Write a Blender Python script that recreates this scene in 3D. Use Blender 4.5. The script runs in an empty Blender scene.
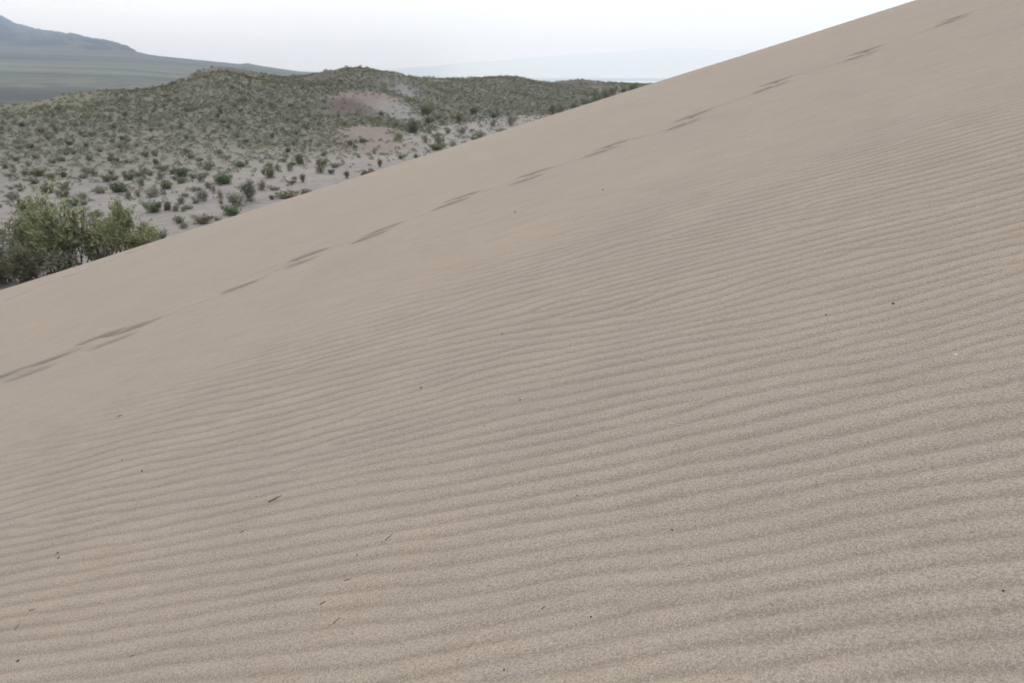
import bpy, math, random
import numpy as np
from mathutils import Vector

# ------------------------------------------------------------------ basics
scene = bpy.context.scene
COL = scene.collection
rng = np.random.default_rng(7)
random.seed(7)
CZ = 12.0                       # camera height above the z = 0 datum
F = 683.0                       # focal length in pixels (24 mm on 36 mm)
TH = math.radians(21.3)         # camera pitch down
CT, ST = math.cos(TH), math.sin(TH)


def ray(px, py):
    u = (px - 512) / F
    v = (341.5 - py) / F
    return np.array([u, CT + v * ST, -ST + v * CT])


# ------------------------------------------------------------------ noise
_LAT = np.random.default_rng(11).random((256, 256))


def vnoise(x, y):
    x = np.asarray(x, float); y = np.asarray(y, float)
    xi = np.floor(x).astype(int); yi = np.floor(y).astype(int)
    fx = x - xi; fy = y - yi
    fx = fx * fx * fx * (fx * (fx * 6 - 15) + 10); fy = fy * fy * fy * (fy * (fy * 6 - 15) + 10)
    a = _LAT[yi & 255, xi & 255]; b = _LAT[yi & 255, (xi + 1) & 255]
    c = _LAT[(yi + 1) & 255, xi & 255]; d = _LAT[(yi + 1) & 255, (xi + 1) & 255]
    return (a * (1 - fx) + b * fx) * (1 - fy) + (c * (1 - fx) + d * fx) * fy


def fbm(x, y, oct=4, ox=0.0):
    s = 0.0; amp = 0.5; tot = 0.0
    for k in range(oct):
        s = s + amp * (vnoise(x * 2 ** k + 17.3 * k + ox, y * 2 ** k + 9.1 * k - ox) - 0.5)
        tot += amp; amp *= 0.5
    return s / tot * 2.0          # about -1..1


def sstep(a, b, x):
    t = np.clip((np.asarray(x, float) - a) / (b - a), 0, 1)
    return t * t * (3 - 2 * t)


# ------------------------------------------------------------------ dune height (camera relative)
DA, DH, DY0, DC, DK, DS = 0.31, 1.5, 14.35, -0.10, 0.00466, 0.55
_d = np.random.default_rng(5)
DEFECTS = []
for _i in range(64):
    x0 = _d.uniform(-4.5, 5); y0 = _d.uniform(0.9, 7.0)
    sg = 1 if _d.random() < .5 else -1
    DEFECTS.append((x0, y0, sg)); DEFECTS.append((x0 + _d.uniform(.5, 1.8), y0 + _d.normal(0, .12), -sg))


def ripple_phase(x, y):
    yy = np.maximum(y, 0.3)
    w = -(yy - 2.9 + .05 * x) / .8
    ph = 1.25 * x + 7.2 * yy - 5.4 * np.logaddexp(0, w)
    ph = ph + 0.45 * fbm(x / .8, y / 0.45, 2, 3.0) + 0.78 * fbm(x / 2.2, y / 1.5, 2, 8.0) + 0.13 * fbm(x / .2, y / .13, 2, 30.0)
    for (x0, y0, sg) in DEFECTS:
        ph = ph + sg / (2 * math.pi) * np.arctan2((y - y0) * 1.0, (x - x0) + 1e-6)
    return ph


FADE_X = [-8, -3.94, -2.25, -.11, 2.2, 4.58, 9]
FADE_Y = [3.6, 4.57, 5.43, 6.12, 6.47, 6.62, 6.8]


# one ripple from trough to trough, going away from the camera: short steep face, broad crest, long gentle back
PROF_T = np.linspace(0, 1, 241)
_h = np.interp(PROF_T, [0, .05, .14, .24, .36, .50, .66, .82, .93, 1], [-1, -.78, .05, .62, .92, .95, .68, .15, -.55, -1])
_k = np.hanning(23); _k /= _k.sum()
PROF_H = np.convolve(np.concatenate([_h[:-1]] * 3), _k, 'same')[240:481]


def ripple(x, y):
    ph = ripple_phase(x, y)
    prof = np.interp(ph - np.floor(ph), PROF_T, PROF_H)
    fy = np.interp(x, FADE_X, FADE_Y)
    fade = 1 - sstep(-1.5, 0.9, y - fy)
    amp = (.0035 + .0007 * sstep(1.5, 4, y)) * fade * np.clip(0.82 + 0.85 * fbm(x / .7, y / .35, 3, 51.0), .15, 1.5) 
    return amp * prof


RIP = 0.060


def flat_hit(px, py):
    r = ray(px, py)
    t = DH / (DA * r[0] - r[2])
    return r * t


# footprints: pixel of each pit in the photograph is used once to find where on the slope it lies
PITS = []        # x, y, ux, uy, half length, half width, depth
_near = [(243, 285.5, 1), (307, 255, 1), (299, 263, .45), (385, 229, 1), (369, 238, .6), (462, 196.5, 1), (452, 204, .8),
         (535, 172, 1), (525, 180.5, .8), (612, 144, .9), (601, 151.5, 1), (693, 116, 1), (683, 125, 1),
         (776, 83, .8), (771, 89, 1), (866, 51.5, 1), (861, 57, 1), (957, 18, .8), (952, 22, .8),
         (100, 335, 1.15), (133, 326.5, .9), (52, 357, 1.3), (3, 374, 1.2), (111, 340, .4), (27, 372, .4), (1050, -15, .9), (1046, -11, .9)]
for px, py, d in _near:
    p = flat_hit(px, py); q = flat_hit(px + 14, py - 14 * .345)
    dv = (q - p)[:2]; dv /= np.linalg.norm(dv)
    PITS.append((p[0], p[1], dv[0], dv[1], .23 if px > 150 else .27, .098, .14 * d))
_curve = sorted([flat_hit(px, py)[:2] for px, py, d in _near if d > .75], key=lambda p: p[0])
TRX = [p[0] for p in _curve]; TRY = [p[1] for p in _curve]


def dune_base(x, y):
    x = np.asarray(x, float); y = np.asarray(y, float)
    xs = np.where(x > 16, 16 + 14 * np.tanh((x - 16) / 14), x)
    q = np.maximum(0, y - DY0 - DC * np.clip(x, -40, 30))
    drop = np.where(q * DK < DS, .5 * DK * q * q, DS * q - .5 * DS ** 2 / DK)
    z = DA * xs - DH - drop
    z = z + 0.05 * fbm(x / 5.0, y / 4.0, 2, 70.0) * sstep(3, 8, y) * (1 - .6 * sstep(18, 26, y))
    return z


FAR_PITS = []


def march(px, py, fn, t0=1.0, t1=400.0, n=6000):
    r = ray(px, py)
    t = np.exp(np.linspace(math.log(t0), math.log(t1), n))
    g = r[2] * t - fn(r[0] * t, r[1] * t)
    i = np.argmax(g < 0)
    if not (g < 0).any():
        return None
    a, b = t[max(i - 1, 0)], t[i]
    for _ in range(40):
        m = .5 * (a + b)
        if r[2] * m - float(fn(np.array(r[0] * m), np.array(r[1] * m))) < 0:
            b = m
        else:
            a = m
    return r * b


for px, py, d in [(18, 295.5, .5), (50, 282.5, 1), (77, 273.5, .7), (107, 262, 1), (133, 252, .5), (144, 247.8, 1.), (-20, 306, .7), (170, 240, .6)]:
    p = march(px, py, dune_base)
    if p is not None:
        FAR_PITS.append((p[0], p[1], .97, .22, .36, .19, .32 * d))


print('far pits', [tuple(np.round(p[:2], 2)) for p in FAR_PITS])


def pits(x, y):
    z = np.zeros_like(x)
    for (x0, y0, ux, uy, L, W, D) in PITS + FAR_PITS:
        sel = (np.abs(x - x0) < L * 4) & (np.abs(y - y0) < L * 4)
        if not sel.any():
            continue
        dx = x[sel] - x0; dy = y[sel] - y0
        a = (dx * ux + dy * uy) / L; b = (-dx * uy + dy * ux) / W
        r2 = a * a + b * b
        rim = np.exp(-((np.sqrt(a * a + (b * .75) ** 2) - 1.7) / .42) ** 2) * (0.7 + .3 * np.tanh(-b))
        z[sel] += -D * np.exp(-(r2 * .8) ** 2.6) + .09 * D * rim
    yt = np.interp(x, TRX, TRY) - .06
    b = (y - yt) / .075
    z += np.where((x > -9) & (x < 9), -.022 * np.exp(-b * b), 0)
    return z


def dune(x, y):
    x = np.asarray(x, float); y = np.asarray(y, float)
    shp = np.broadcast(x, y).shape
    x = np.broadcast_to(x, shp).astype(float); y = np.broadcast_to(y, shp).astype(float)
    return dune_base(x, y) + ripple(x, y) + pits(x, y)


# ------------------------------------------------------------------ desert floor, hills and mountains
def elev(py):                     # tangent of the elevation seen at a row near the horizon
    v = (341.5 - py) / F
    return (-ST + v * CT) / (CT + v * ST)


def tan2px(tx):                   # x / y of a direction near the horizon -> photo column
    return 512 + F * tx * 1.076


def dirs(cols, rows):             # columns and rows of an outline -> x / y of its directions, as columns at the horizon
    return [512 + 1.076 * (c - 512) / (CT + (341.5 - r) / F * ST) for c, r in zip(cols, rows)]


HX = [-400, -150, 0, 50, 100, 125, 150, 170, 186, 200, 215, 230, 245, 265, 285, 308, 325, 337, 348, 359, 370, 380, 400, 440, 480, 500, 518, 530, 545, 562, 580, 605, 640, 700, 900, 1400]
HY = [130, 122, 108, 103.5, 97, 94, 90, 84.5, 77, 70.5, 67, 67.5, 70.5, 74.5, 77, 76, 71.8, 71.2, 70, 68.6, 69.6, 72.2, 76.5, 79, 77.8, 76.6, 77, 80, 82.5, 81.5, 79.6, 82.5, 84, 85, 86, 88]
HR = [130, 135, 145, 160, 180, 192, 204, 214, 222, 226, 230, 232, 236, 240, 242, 250, 256, 258, 260, 262, 264, 265, 268, 275, 286, 290, 296, 300, 305, 320, 330, 335, 340, 345, 350, 350]
TX_ = [-400, 0, 200, 300, 350, 400, 450, 500, 600, 800, 1400]
TR_ = [66, 70, 76, 88, 96, 116, 160, 190, 215, 220, 220]
FX = [-900, -300, -200, 0, 60, 125, 160, 200, 240, 247, 262, 300, 350, 420, 700, 2000]
FY = [30, 36, 40, 46.5, 49, 51.5, 56, 60, 64, 63, 66, 71.5, 74, 76.2, 77.5, 77.5]
MX = [-900, -300, -60, -20, 0, 10, 17, 24, 35, 45, 55, 66, 73, 85, 95, 105, 117, 126, 160, 220, 2000]
MY = [-50, -30, 0, 9, 15, 20.5, 25, 25.5, 29.5, 32.5, 33.2, 36, 35.6, 40, 43.3, 44.6, 49.5, 53, 62, 74, 80]
GX = [-900, 200, 380, 430, 470, 540, 580, 620, 650, 680, 740, 800, 900, 1200, 2500]
GY = [70, 72, 70, 66, 62, 57, 53, 51.5, 48.5, 47.5, 49.5, 47, 45, 52, 60]
FLOOR = -9.6
HX = dirs(HX, HY); FX = dirs(FX, FY); MX = dirs(MX, MY); GX = dirs(GX, GY)


def terrain(x, y):
    x = np.asarray(x, float); y = np.asarray(y, float)
    ys = np.maximum(y, 1e-3)
    tx = np.clip(x / ys, -3, 3)
    px = np.where(y > 0, tan2px(tx), np.where(x < 0, -900, 2000))
    d = np.where(y > 0, y, np.hypot(x, y))         # depth along the view axis
    back = y <= 0
    # plain
    plain = FLOOR + 0.35 * fbm(x / 22, y / 22, 3, 5.0) - 0.6 * sstep(60, 130, d) * sstep(350, 480, px)
    # hills
    R = np.interp(px, HX, HR); T = np.interp(px, TX_, TR_)
    E = elev(np.interp(px, HX, HY))
    top = E * R
    t = np.clip((d - T) / (R - T), 0, 1.0)
    s = 0.55 * t * t * (3 - 2 * t) + 0.45 * np.sin(t * math.pi / 2) ** 1.3
    hill = plain + (top - plain) * s
    und = fbm(x / 28, y / 34, 4, 21.0) * 1.3 * sstep(0.05, .4, t) * (1 - sstep(.75, 1, t))
    hill = hill + und
    for (bx, by, bh, br, bs) in BUMPS:
        hill = hill + bh * np.exp(-(((x - bx) / br) ** 2 + ((y - by) / (br * bs)) ** 2))
    # behind the crest
    vfl = np.interp(px, [-300, 0, 300, 450, 700], [-21, -22, -30, -55, -62])
    after = d - R
    k = sstep(0, 330, after)
    z = np.where(after > 0, top + (vfl - top) * k + 1.2 * fbm(x / 60, y / 60, 3, 2.0) * sstep(0, 80, after), hill)
    # fan
    ftop = elev(np.interp(px, FX, FY)) * 2300
    tf = np.clip((d - 620) / (2300 - 620), 0, 1)
    z = np.where(d > 620, z + (ftop - z) * (0.55 * tf + 0.45 * tf * tf) * (1 - sstep(380, 480, px)), z)
    z = z + 1.6 * fbm(x / 190, y / 260, 3, 61.0) * sstep(500, 800, d) * (1 - sstep(2000, 2300, d))
    # mountains
    mtop = elev(np.interp(px, MX, MY)) * 4600
    tm = np.clip((d - 2300) / (4600 - 2300), 0, 1)
    tm2 = np.clip((d - 4600) / 1500, 0, 1)
    mm = sstep(165, 128, px)
    rough = (np.abs(fbm(x / 260, y / 520, 6, 33.0)) * -240 + 45) * np.sin(np.pi * tm) ** .7
    mt = ftop + (mtop - ftop) * tm ** 1.3 + rough * (1 - .0 * tm)
    base_far = np.interp(px, [170, 450], [-30, -64])
    behind = np.where(d > 4600, mtop + (base_far - mtop) * sstep(0, 1, tm2), mt)
    z = np.where(d > 2300, z + (behind - z) * mm, z)
    z = np.where(d > 2300, z + ((base_far - z) * sstep(2300, 4000, d)) * (1 - mm), z)
    # last faint range
    gtop = elev(np.interp(px, GX, GY)) * 27000
    tg = np.clip((d - 21500) / 5500, 0, 1)
    z = np.where(d > 21500, z + (gtop - z) * sstep(0, 1, tg) + 60 * fbm(x / 900, y / 900, 4, 3.) * np.sin(np.pi * tg), z)
    z = np.where(back, FLOOR - 3 - 20 * sstep(200, 900, d), z)
    return z


BUMPS = [(-33, 205, 2.6, 13, .7), (-50, 214, 1.8, 12, .7), (-25, 200, 1.6, 14, .7), (-22, 118, .9, 9, 1.0), (-16, 108, .5, 8, 1),
         (-100, 170, 1.5, 16, 1.), (-130, 190, 1.6, 18, 1), (-60, 170, 1.2, 18, 1), (8, 230, 1.4, 16, .6), (30, 250, 1.0, 16, .6), (40, 150, .4, 10, 1)]


def ground(x, y):
    return np.maximum(terrain(x, y), dune_base(x, y))


# ------------------------------------------------------------------ node helpers
def new_mat(name):
    m = bpy.data.materials.new(name); m.use_nodes = True
    nt = m.node_tree; nt.nodes.clear()
    out = nt.nodes.new('ShaderNodeOutputMaterial')
    b = nt.nodes.new('ShaderNodeBsdfPrincipled')
    nt.links.new(b.outputs[0], out.inputs[0])
    b.inputs['Roughness'].default_value = .9
    b.inputs['Specular IOR Level'].default_value = .15
    return m, nt, b


def N(nt, kind, **kw):
    n = nt.nodes.new(kind)
    for k, v in kw.items():
        setattr(n, k, v)
    return n


def noise(nt, vec, scale, detail=3, rough=.55, dist=0):
    n = N(nt, 'ShaderNodeTexNoise')
    n.inputs['Scale'].default_value = scale; n.inputs['Detail'].default_value = detail
    n.inputs['Roughness'].default_value = rough; n.inputs['Distortion'].default_value = dist
    nt.links.new(vec, n.inputs['Vector'])
    return n


def ramp(nt, fac, stops):
    r = N(nt, 'ShaderNodeValToRGB')
    e = r.color_ramp.elements
    while len(e) < len(stops):
        e.new(.5)
    for i, (p, c) in enumerate(stops):
        e[i].position = p; e[i].color = (*c, 1)
    nt.links.new(fac, r.inputs[0])
    return r


def mix(nt, fac, a, b, blend='MIX'):
    m = N(nt, 'ShaderNodeMix', data_type='RGBA', blend_type=blend)
    for sock, v in ((0, fac), (6, a), (7, b)):
        if isinstance(v, (int, float)):
            m.inputs[sock].default_value = v
        elif isinstance(v, tuple):
            m.inputs[sock].default_value = (*v, 1)
        else:
            nt.links.new(v, m.inputs[sock])
    return m.outputs[2]


def math_n(nt, op, a, b=None):
    m = N(nt, 'ShaderNodeMath', operation=op)
    for i, v in enumerate((a, b)):
        if v is None:
            continue
        if isinstance(v, (int, float)):
            m.inputs[i].default_value = v
        else:
            nt.links.new(v, m.inputs[i])
    return m.outputs[0]


# ------------------------------------------------------------------ materials
def sand_material():
    m, nt, b = new_mat('dune_sand')
    pos = N(nt, 'ShaderNodeNewGeometry').outputs['Position']
    n1 = noise(nt, pos, 330, 2, .6)
    grain = ramp(nt, n1.outputs[0], [(.30, (.205, .163, .127)), (.46, (.293, .236, .187)), (.56, (.338, .276, .221)), (.72, (.455, .384, .317))])
    n2 = noise(nt, pos, 120, 2, .6)
    g2 = ramp(nt, n2.outputs[0], [(.34, (.80, .79, .78)), (.5, (1, 1, 1)), (.68, (1.12, 1.11, 1.10))])
    c = mix(nt, 1.0, grain.outputs[0], g2.outputs[0], 'MULTIPLY')
    n3 = noise(nt, pos, 0.55, 4, .6)
    g3 = ramp(nt, n3.outputs[0], [(.3, (.95, .96, .98)), (.55, (1, 1, 1)), (.75, (1.04, 1.01, .97))])
    c = mix(nt, 1.0, c, g3.outputs[0], 'MULTIPLY')
    mp = N(nt, 'ShaderNodeMapping'); mp.inputs['Scale'].default_value = (.35, 1.6, 1)
    nt.links.new(pos, mp.inputs[0])
    n5 = noise(nt, mp.outputs[0], 4.5, 6, .68)
    g5 = ramp(nt, n5.outputs[0], [(.32, (.93, .925, .92)), (.5, (1, 1, 1)), (.68, (1.06, 1.055, 1.05))])
    c = mix(nt, 1.0, c, g5.outputs[0], 'MULTIPLY')
    # coarse dark grains in the ripple troughs, darkened further as painted shade
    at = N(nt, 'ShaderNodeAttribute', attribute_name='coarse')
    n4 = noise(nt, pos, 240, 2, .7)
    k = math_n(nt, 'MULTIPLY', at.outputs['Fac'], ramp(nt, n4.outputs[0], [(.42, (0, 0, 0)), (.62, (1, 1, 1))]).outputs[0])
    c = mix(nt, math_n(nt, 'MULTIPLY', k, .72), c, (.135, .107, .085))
    # scattered single dark grains
    v = N(nt, 'ShaderNodeTexVoronoi'); v.inputs['Scale'].default_value = 38
    nt.links.new(pos, v.inputs['Vector'])
    dk = ramp(nt, v.outputs['Distance'], [(.05, (1, 1, 1)), (.09, (0, 0, 0))])
    sel = ramp(nt, N(nt, 'ShaderNodeSeparateColor').outputs[0], [(.86, (0, 0, 0)), (.88, (1, 1, 1))])
    sc = sel.inputs[0].links[0].from_node
    nt.links.new(v.outputs['Color'], sc.inputs[0])
    c = mix(nt, math_n(nt, 'MULTIPLY', dk.outputs[0], sel.outputs[0]), c, (.10, .075, .055))
    nt.links.new(c, b.inputs['Base Color'])
    bp = N(nt, 'ShaderNodeBump'); bp.inputs['Strength'].default_value = .55; bp.inputs['Distance'].default_value = .004
    nt.links.new(math_n(nt, 'ADD', n1.outputs[0], math_n(nt, 'MULTIPLY', n2.outputs[0], 1.4)), bp.inputs['Height'])
    nt.links.new(bp.outputs[0], b.inputs['Normal'])
    b.inputs['Roughness'].default_value = .95
    b.inputs['Specular IOR Level'].default_value = .05
    return m


def ground_material():
    m, nt, b = new_mat('desert_soil')
    pos = N(nt, 'ShaderNodeNewGeometry').outputs['Position']
    at = N(nt, 'ShaderNodeAttribute', attribute_name='soil')
    n1 = noise(nt, pos, 1.1, 5, .65)
    g1 = ramp(nt, n1.outputs[0], [(.3, (.80, .80, .80)), (.5, (1, 1, 1)), (.7, (1.15, 1.14, 1.12))])
    c = mix(nt, 1.0, at.outputs['Color'], g1.outputs[0], 'MULTIPLY')
    n2 = noise(nt, pos, .09, 5, .6)
    g2 = ramp(nt, n2.outputs[0], [(.3, (.88, .88, .90)), (.5, (1, 1, 1)), (.7, (1.10, 1.08, 1.04))])
    c = mix(nt, 1.0, c, g2.outputs[0], 'MULTIPLY')
    # low litter and tiny herbs
    n3 = noise(nt, pos, 2.6, 4, .7)
    at2 = N(nt, 'ShaderNodeAttribute', attribute_name='scrub')
    herb = ramp(nt, n3.outputs[0], [(.50, (0, 0, 0)), (.60, (1, 1, 1))])
    c = mix(nt, math_n(nt, 'MULTIPLY', herb.outputs[0], at2.outputs['Fac']), c, (.085, .083, .056))
    # the distant valley's scrub, seen as streaks
    n5 = noise(nt, pos, .028, 5, .7)
    at3 = N(nt, 'ShaderNodeAttribute', attribute_name='valley')
    vs = ramp(nt, n5.outputs[0], [(.40, (0, 0, 0)), (.62, (1, 1, 1))])
    c = mix(nt, math_n(nt, 'MULTIPLY', vs.outputs[0], at3.outputs['Fac']), c, (.020, .021, .020))
    nt.links.new(c, b.inputs['Base Color'])
    bp = N(nt, 'ShaderNodeBump'); bp.inputs['Strength'].default_value = .5; bp.inputs['Distance'].default_value = .25
    nt.links.new(n1.outputs[0], bp.inputs['Height']); nt.links.new(bp.outputs[0], b.inputs['Normal'])
    return m


def leaf_material(name, c1, c2, c3):
    m, nt, b = new_mat(name)
    oi = N(nt, 'ShaderNodeObjectInfo')
    at = N(nt, 'ShaderNodeAttribute', attribute_name='tint')
    c = mix(nt, oi.outputs['Random'], c1, c2)
    c = mix(nt, at.outputs['Fac'], c, c3)
    nt.links.new(c, b.inputs['Base Color'])
    b.inputs['Roughness'].default_value = .75
    tr = N(nt, 'ShaderNodeBsdfTranslucent'); nt.links.new(c, tr.inputs[0])
    ms = N(nt, 'ShaderNodeMixShader'); ms.inputs[0].default_value = .22
    nt.links.new(b.outputs[0], ms.inputs[1]); nt.links.new(tr.outputs[0], ms.inputs[2])
    nt.links.new(ms.outputs[0], nt.nodes['Material Output'].inputs[0])
    return m


def plain_material(name, c1, c2, scale=60):
    m, nt, b = new_mat(name)
    tc = N(nt, 'ShaderNodeTexCoord')
    n = noise(nt, tc.outputs['Object'], scale, 4, .6)
    r = ramp(nt, n.outputs[0], [(.35, c1), (.65, c2)])
    nt.links.new(r.outputs[0], b.inputs['Base Color'])
    return m


M_SAND = sand_material()
M_SOIL = ground_material()
M_LEAF = {
    'olive': leaf_material('leaf_olive', (.135, .142, .065), (.175, .17, .095), (.28, .265, .165)),
    'green': leaf_material('leaf_green', (.110, .150, .072), (.130, .165, .085), (.20, .235, .125)),
    'grey': leaf_material('leaf_grey', (.16, .155, .115), (.20, .19, .135), (.30, .28, .21)),
    'straw': leaf_material('leaf_straw', (.24, .215, .15), (.29, .255, .18), (.36, .33, .25)),
    'teal': leaf_material('leaf_teal', (.090, .112, .072), (.112, .132, .085), (.19, .205, .14)),
    'tall': leaf_material('leaf_tall_shrub', (.140, .163, .062), (.185, .200, .085), (.42, .42, .24)),
}
M_STEM = plain_material('stem_bark', (.105, .088, .062), (.18, .15, .11), 20)
M_TWIG = plain_material('twig_wood', (.085, .062, .045), (.18, .13, .09), 400)
M_PEB = plain_material('pebble_dark', (.025, .02, .018), (.07, .055, .045), 300)
M_PEBB = plain_material('pebble_brown', (.10, .075, .04), (.19, .14, .08), 300)
M_PEBW = plain_material('pebble_white', (.60, .57, .52), (.75, .72, .67), 300)


# ------------------------------------------------------------------ mesh helper
def mesh_np(name, verts, quads=None, tris=None, mat=None, smooth=False, attrs=None):
    me = bpy.data.meshes.new(name)
    verts = np.asarray(verts, np.float32)
    loops = []; starts = []; pos = 0
    parts = []
    if quads is not None and len(quads):
        parts.append(np.asarray(quads, np.int32))
    if tris is not None and len(tris):
        parts.append(np.asarray(tris, np.int32))
    nl = sum(p.size for p in parts); nf = sum(len(p) for p in parts)
    me.vertices.add(len(verts)); me.vertices.foreach_set('co', verts.ravel())
    me.loops.add(nl); me.polygons.add(nf)
    me.loops.foreach_set('vertex_index', np.concatenate([p.ravel() for p in parts]))
    st = []; off = 0
    for p in parts:
        st.append(off + np.arange(len(p), dtype=np.int32) * p.shape[1]); off += p.size
    me.polygons.foreach_set('loop_start', np.concatenate(st).astype(np.int32))
    me.update(calc_edges=True)
    if smooth:
        me.polygons.foreach_set('use_smooth', np.ones(nf, bool))
    if mat:
        me.materials.append(mat)
    for k, (typ, arr) in (attrs or {}).items():
        a = me.attributes.new(k, typ, 'POINT')
        if typ == 'FLOAT':
            a.data.foreach_set('value', np.asarray(arr, np.float32).ravel())
        else:
            arr = np.asarray(arr, np.float32)
            if arr.shape[1] == 3:
                arr = np.concatenate([arr, np.ones((len(arr), 1), np.float32)], 1)
            a.data.foreach_set('color', arr.ravel())
    me.validate()
    return me


def link(name, me, parent=None):
    o = bpy.data.objects.new(name, me); COL.objects.link(o)
    if parent:
        o.parent = parent
    return o


def grid_faces(nr, nc):
    i = np.arange(nr - 1)[:, None] * nc + np.arange(nc - 1)[None, :]
    return np.stack([i, i + 1, i + nc + 1, i + nc], -1).reshape(-1, 4)


# ------------------------------------------------------------------ the dune
def build_dune():
    ys = [-40, -30, -22, -16, -11, -7, -4.5, -3, -2, -1.2, -.6, -.2, .1, .3, .5]
    y = .5
    while y < 75:
        if y < 8:
            dy = .0095 + .0014 * y
        elif y < 15:
            dy = .021
        elif y < 32:
            dy = .075
        else:
            dy = .3 + (y - 32) * .04
        y += dy; ys.append(y)
    xs = [-0.0]
    x = 0.0
    right = []
    while x < 55:
        x += .025 if x < 7.5 else (.05 if x < 11 else .12 + (x - 11) * .06); right.append(x)
    left = []; x = 0.0
    while x > -46:
        x -= .025 if x > -7 else (.05 if x > -10 else (.085 if x > -26 else .4)); left.append(x)
    xs = np.array(left[::-1] + [0.0] + right); ys = np.array(ys)
    X, Y = np.meshgrid(xs, ys)
    Z = dune(X, Y)
    G = terrain(X, Y)
    q = grid_faces(len(ys), len(xs))
    keep = (Z > G - .8).ravel()
    q = q[keep[q].any(1)]
    used = np.zeros(X.size, bool); used[q] = True
    idx = np.cumsum(used) - 1
    V = np.stack([X.ravel(), Y.ravel(), Z.ravel() + CZ], 1)[used]
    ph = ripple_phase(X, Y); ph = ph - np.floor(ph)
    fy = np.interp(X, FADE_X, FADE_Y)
    co = np.exp(-((np.where(ph > .5, ph - 1, ph) - .035) / .14) ** 2) * (1 - sstep(-1.5, .9, Y - fy))  # trough mask for the coarse grains and the shade painted with them
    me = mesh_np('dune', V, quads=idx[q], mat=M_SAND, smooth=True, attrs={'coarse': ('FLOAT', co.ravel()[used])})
    o = link('sand_dune', me); o['kind'] = 'structure'
    o['label'] = 'wind rippled beige sand dune slope with a line of old footprints'
    return o


build_dune()


# ------------------------------------------------------------------ the ground sheet
def patch(x, y, cx, cy, rx, ry, w=.35, ox=0.):
    r = np.sqrt(((x - cx) / rx) ** 2 + ((y - cy) / ry) ** 2) + .60 * fbm(x / 7, y / 7, 5, ox)
    return 1 - sstep(1 - w, 1 + w, r)


def place(px, py):
    return march(px, py, terrain, 12, 900)


def scrub_density(x, y):
    """0..1 how much low scrub grows here"""
    px = tan2px(x / np.maximum(y, 1))
    T = np.interp(px, TX_, TR_)
    t = sstep(-16, 14, y - T + 9 * fbm(x / 18, y / 18, 3, 4.))
    sparse = .125 + .10 * fbm(x / 12, y / 12, 3, 14.)
    dens = sparse + (.95 - sparse) * t
    dens = dens * (.75 + .6 * fbm(x / 26, y / 26, 3, 90.) * t)
    for (cx, cy, rx, ry, ox) in BARE:
        dens = dens * (1 - .90 * patch(x, y, cx, cy, rx * 1.15, ry * 1.15, .45, ox))
    return np.clip(dens, 0.02, 1)


BARE = []
for (px, py, wpx, hpx, ox) in [(357, 98, 22, 7, 1.), (383, 100, 16, 7, 2.), (372, 131, 22, 9, 3.), (375, 149, 28, 6, 4.), (322, 76, 16, 5, 5.),
                               (352, 112, 26, 5, 6.), (400, 112, 18, 9, 7.), (212, 72, 26, 7, 12.), (345, 104, 14, 4, 13.), (583, 84, 30, 4, 8.), (615, 92, 14, 4, 9.), (405, 91, 12, 4, 10.)]:
    p = place(px, py)
    if p is None:
        continue
    q = place(px, py - hpx * .6) ; q2 = place(px, py + hpx * .6)
    ry = abs((q[1] if q is not None else p[1] + 15) - (q2[1] if q2 is not None else p[1] - 10)) * .8
    BARE.append((p[0], p[1], wpx / F * p[1] * .95, float(np.clip(ry, 4, 30)), ox))


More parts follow.
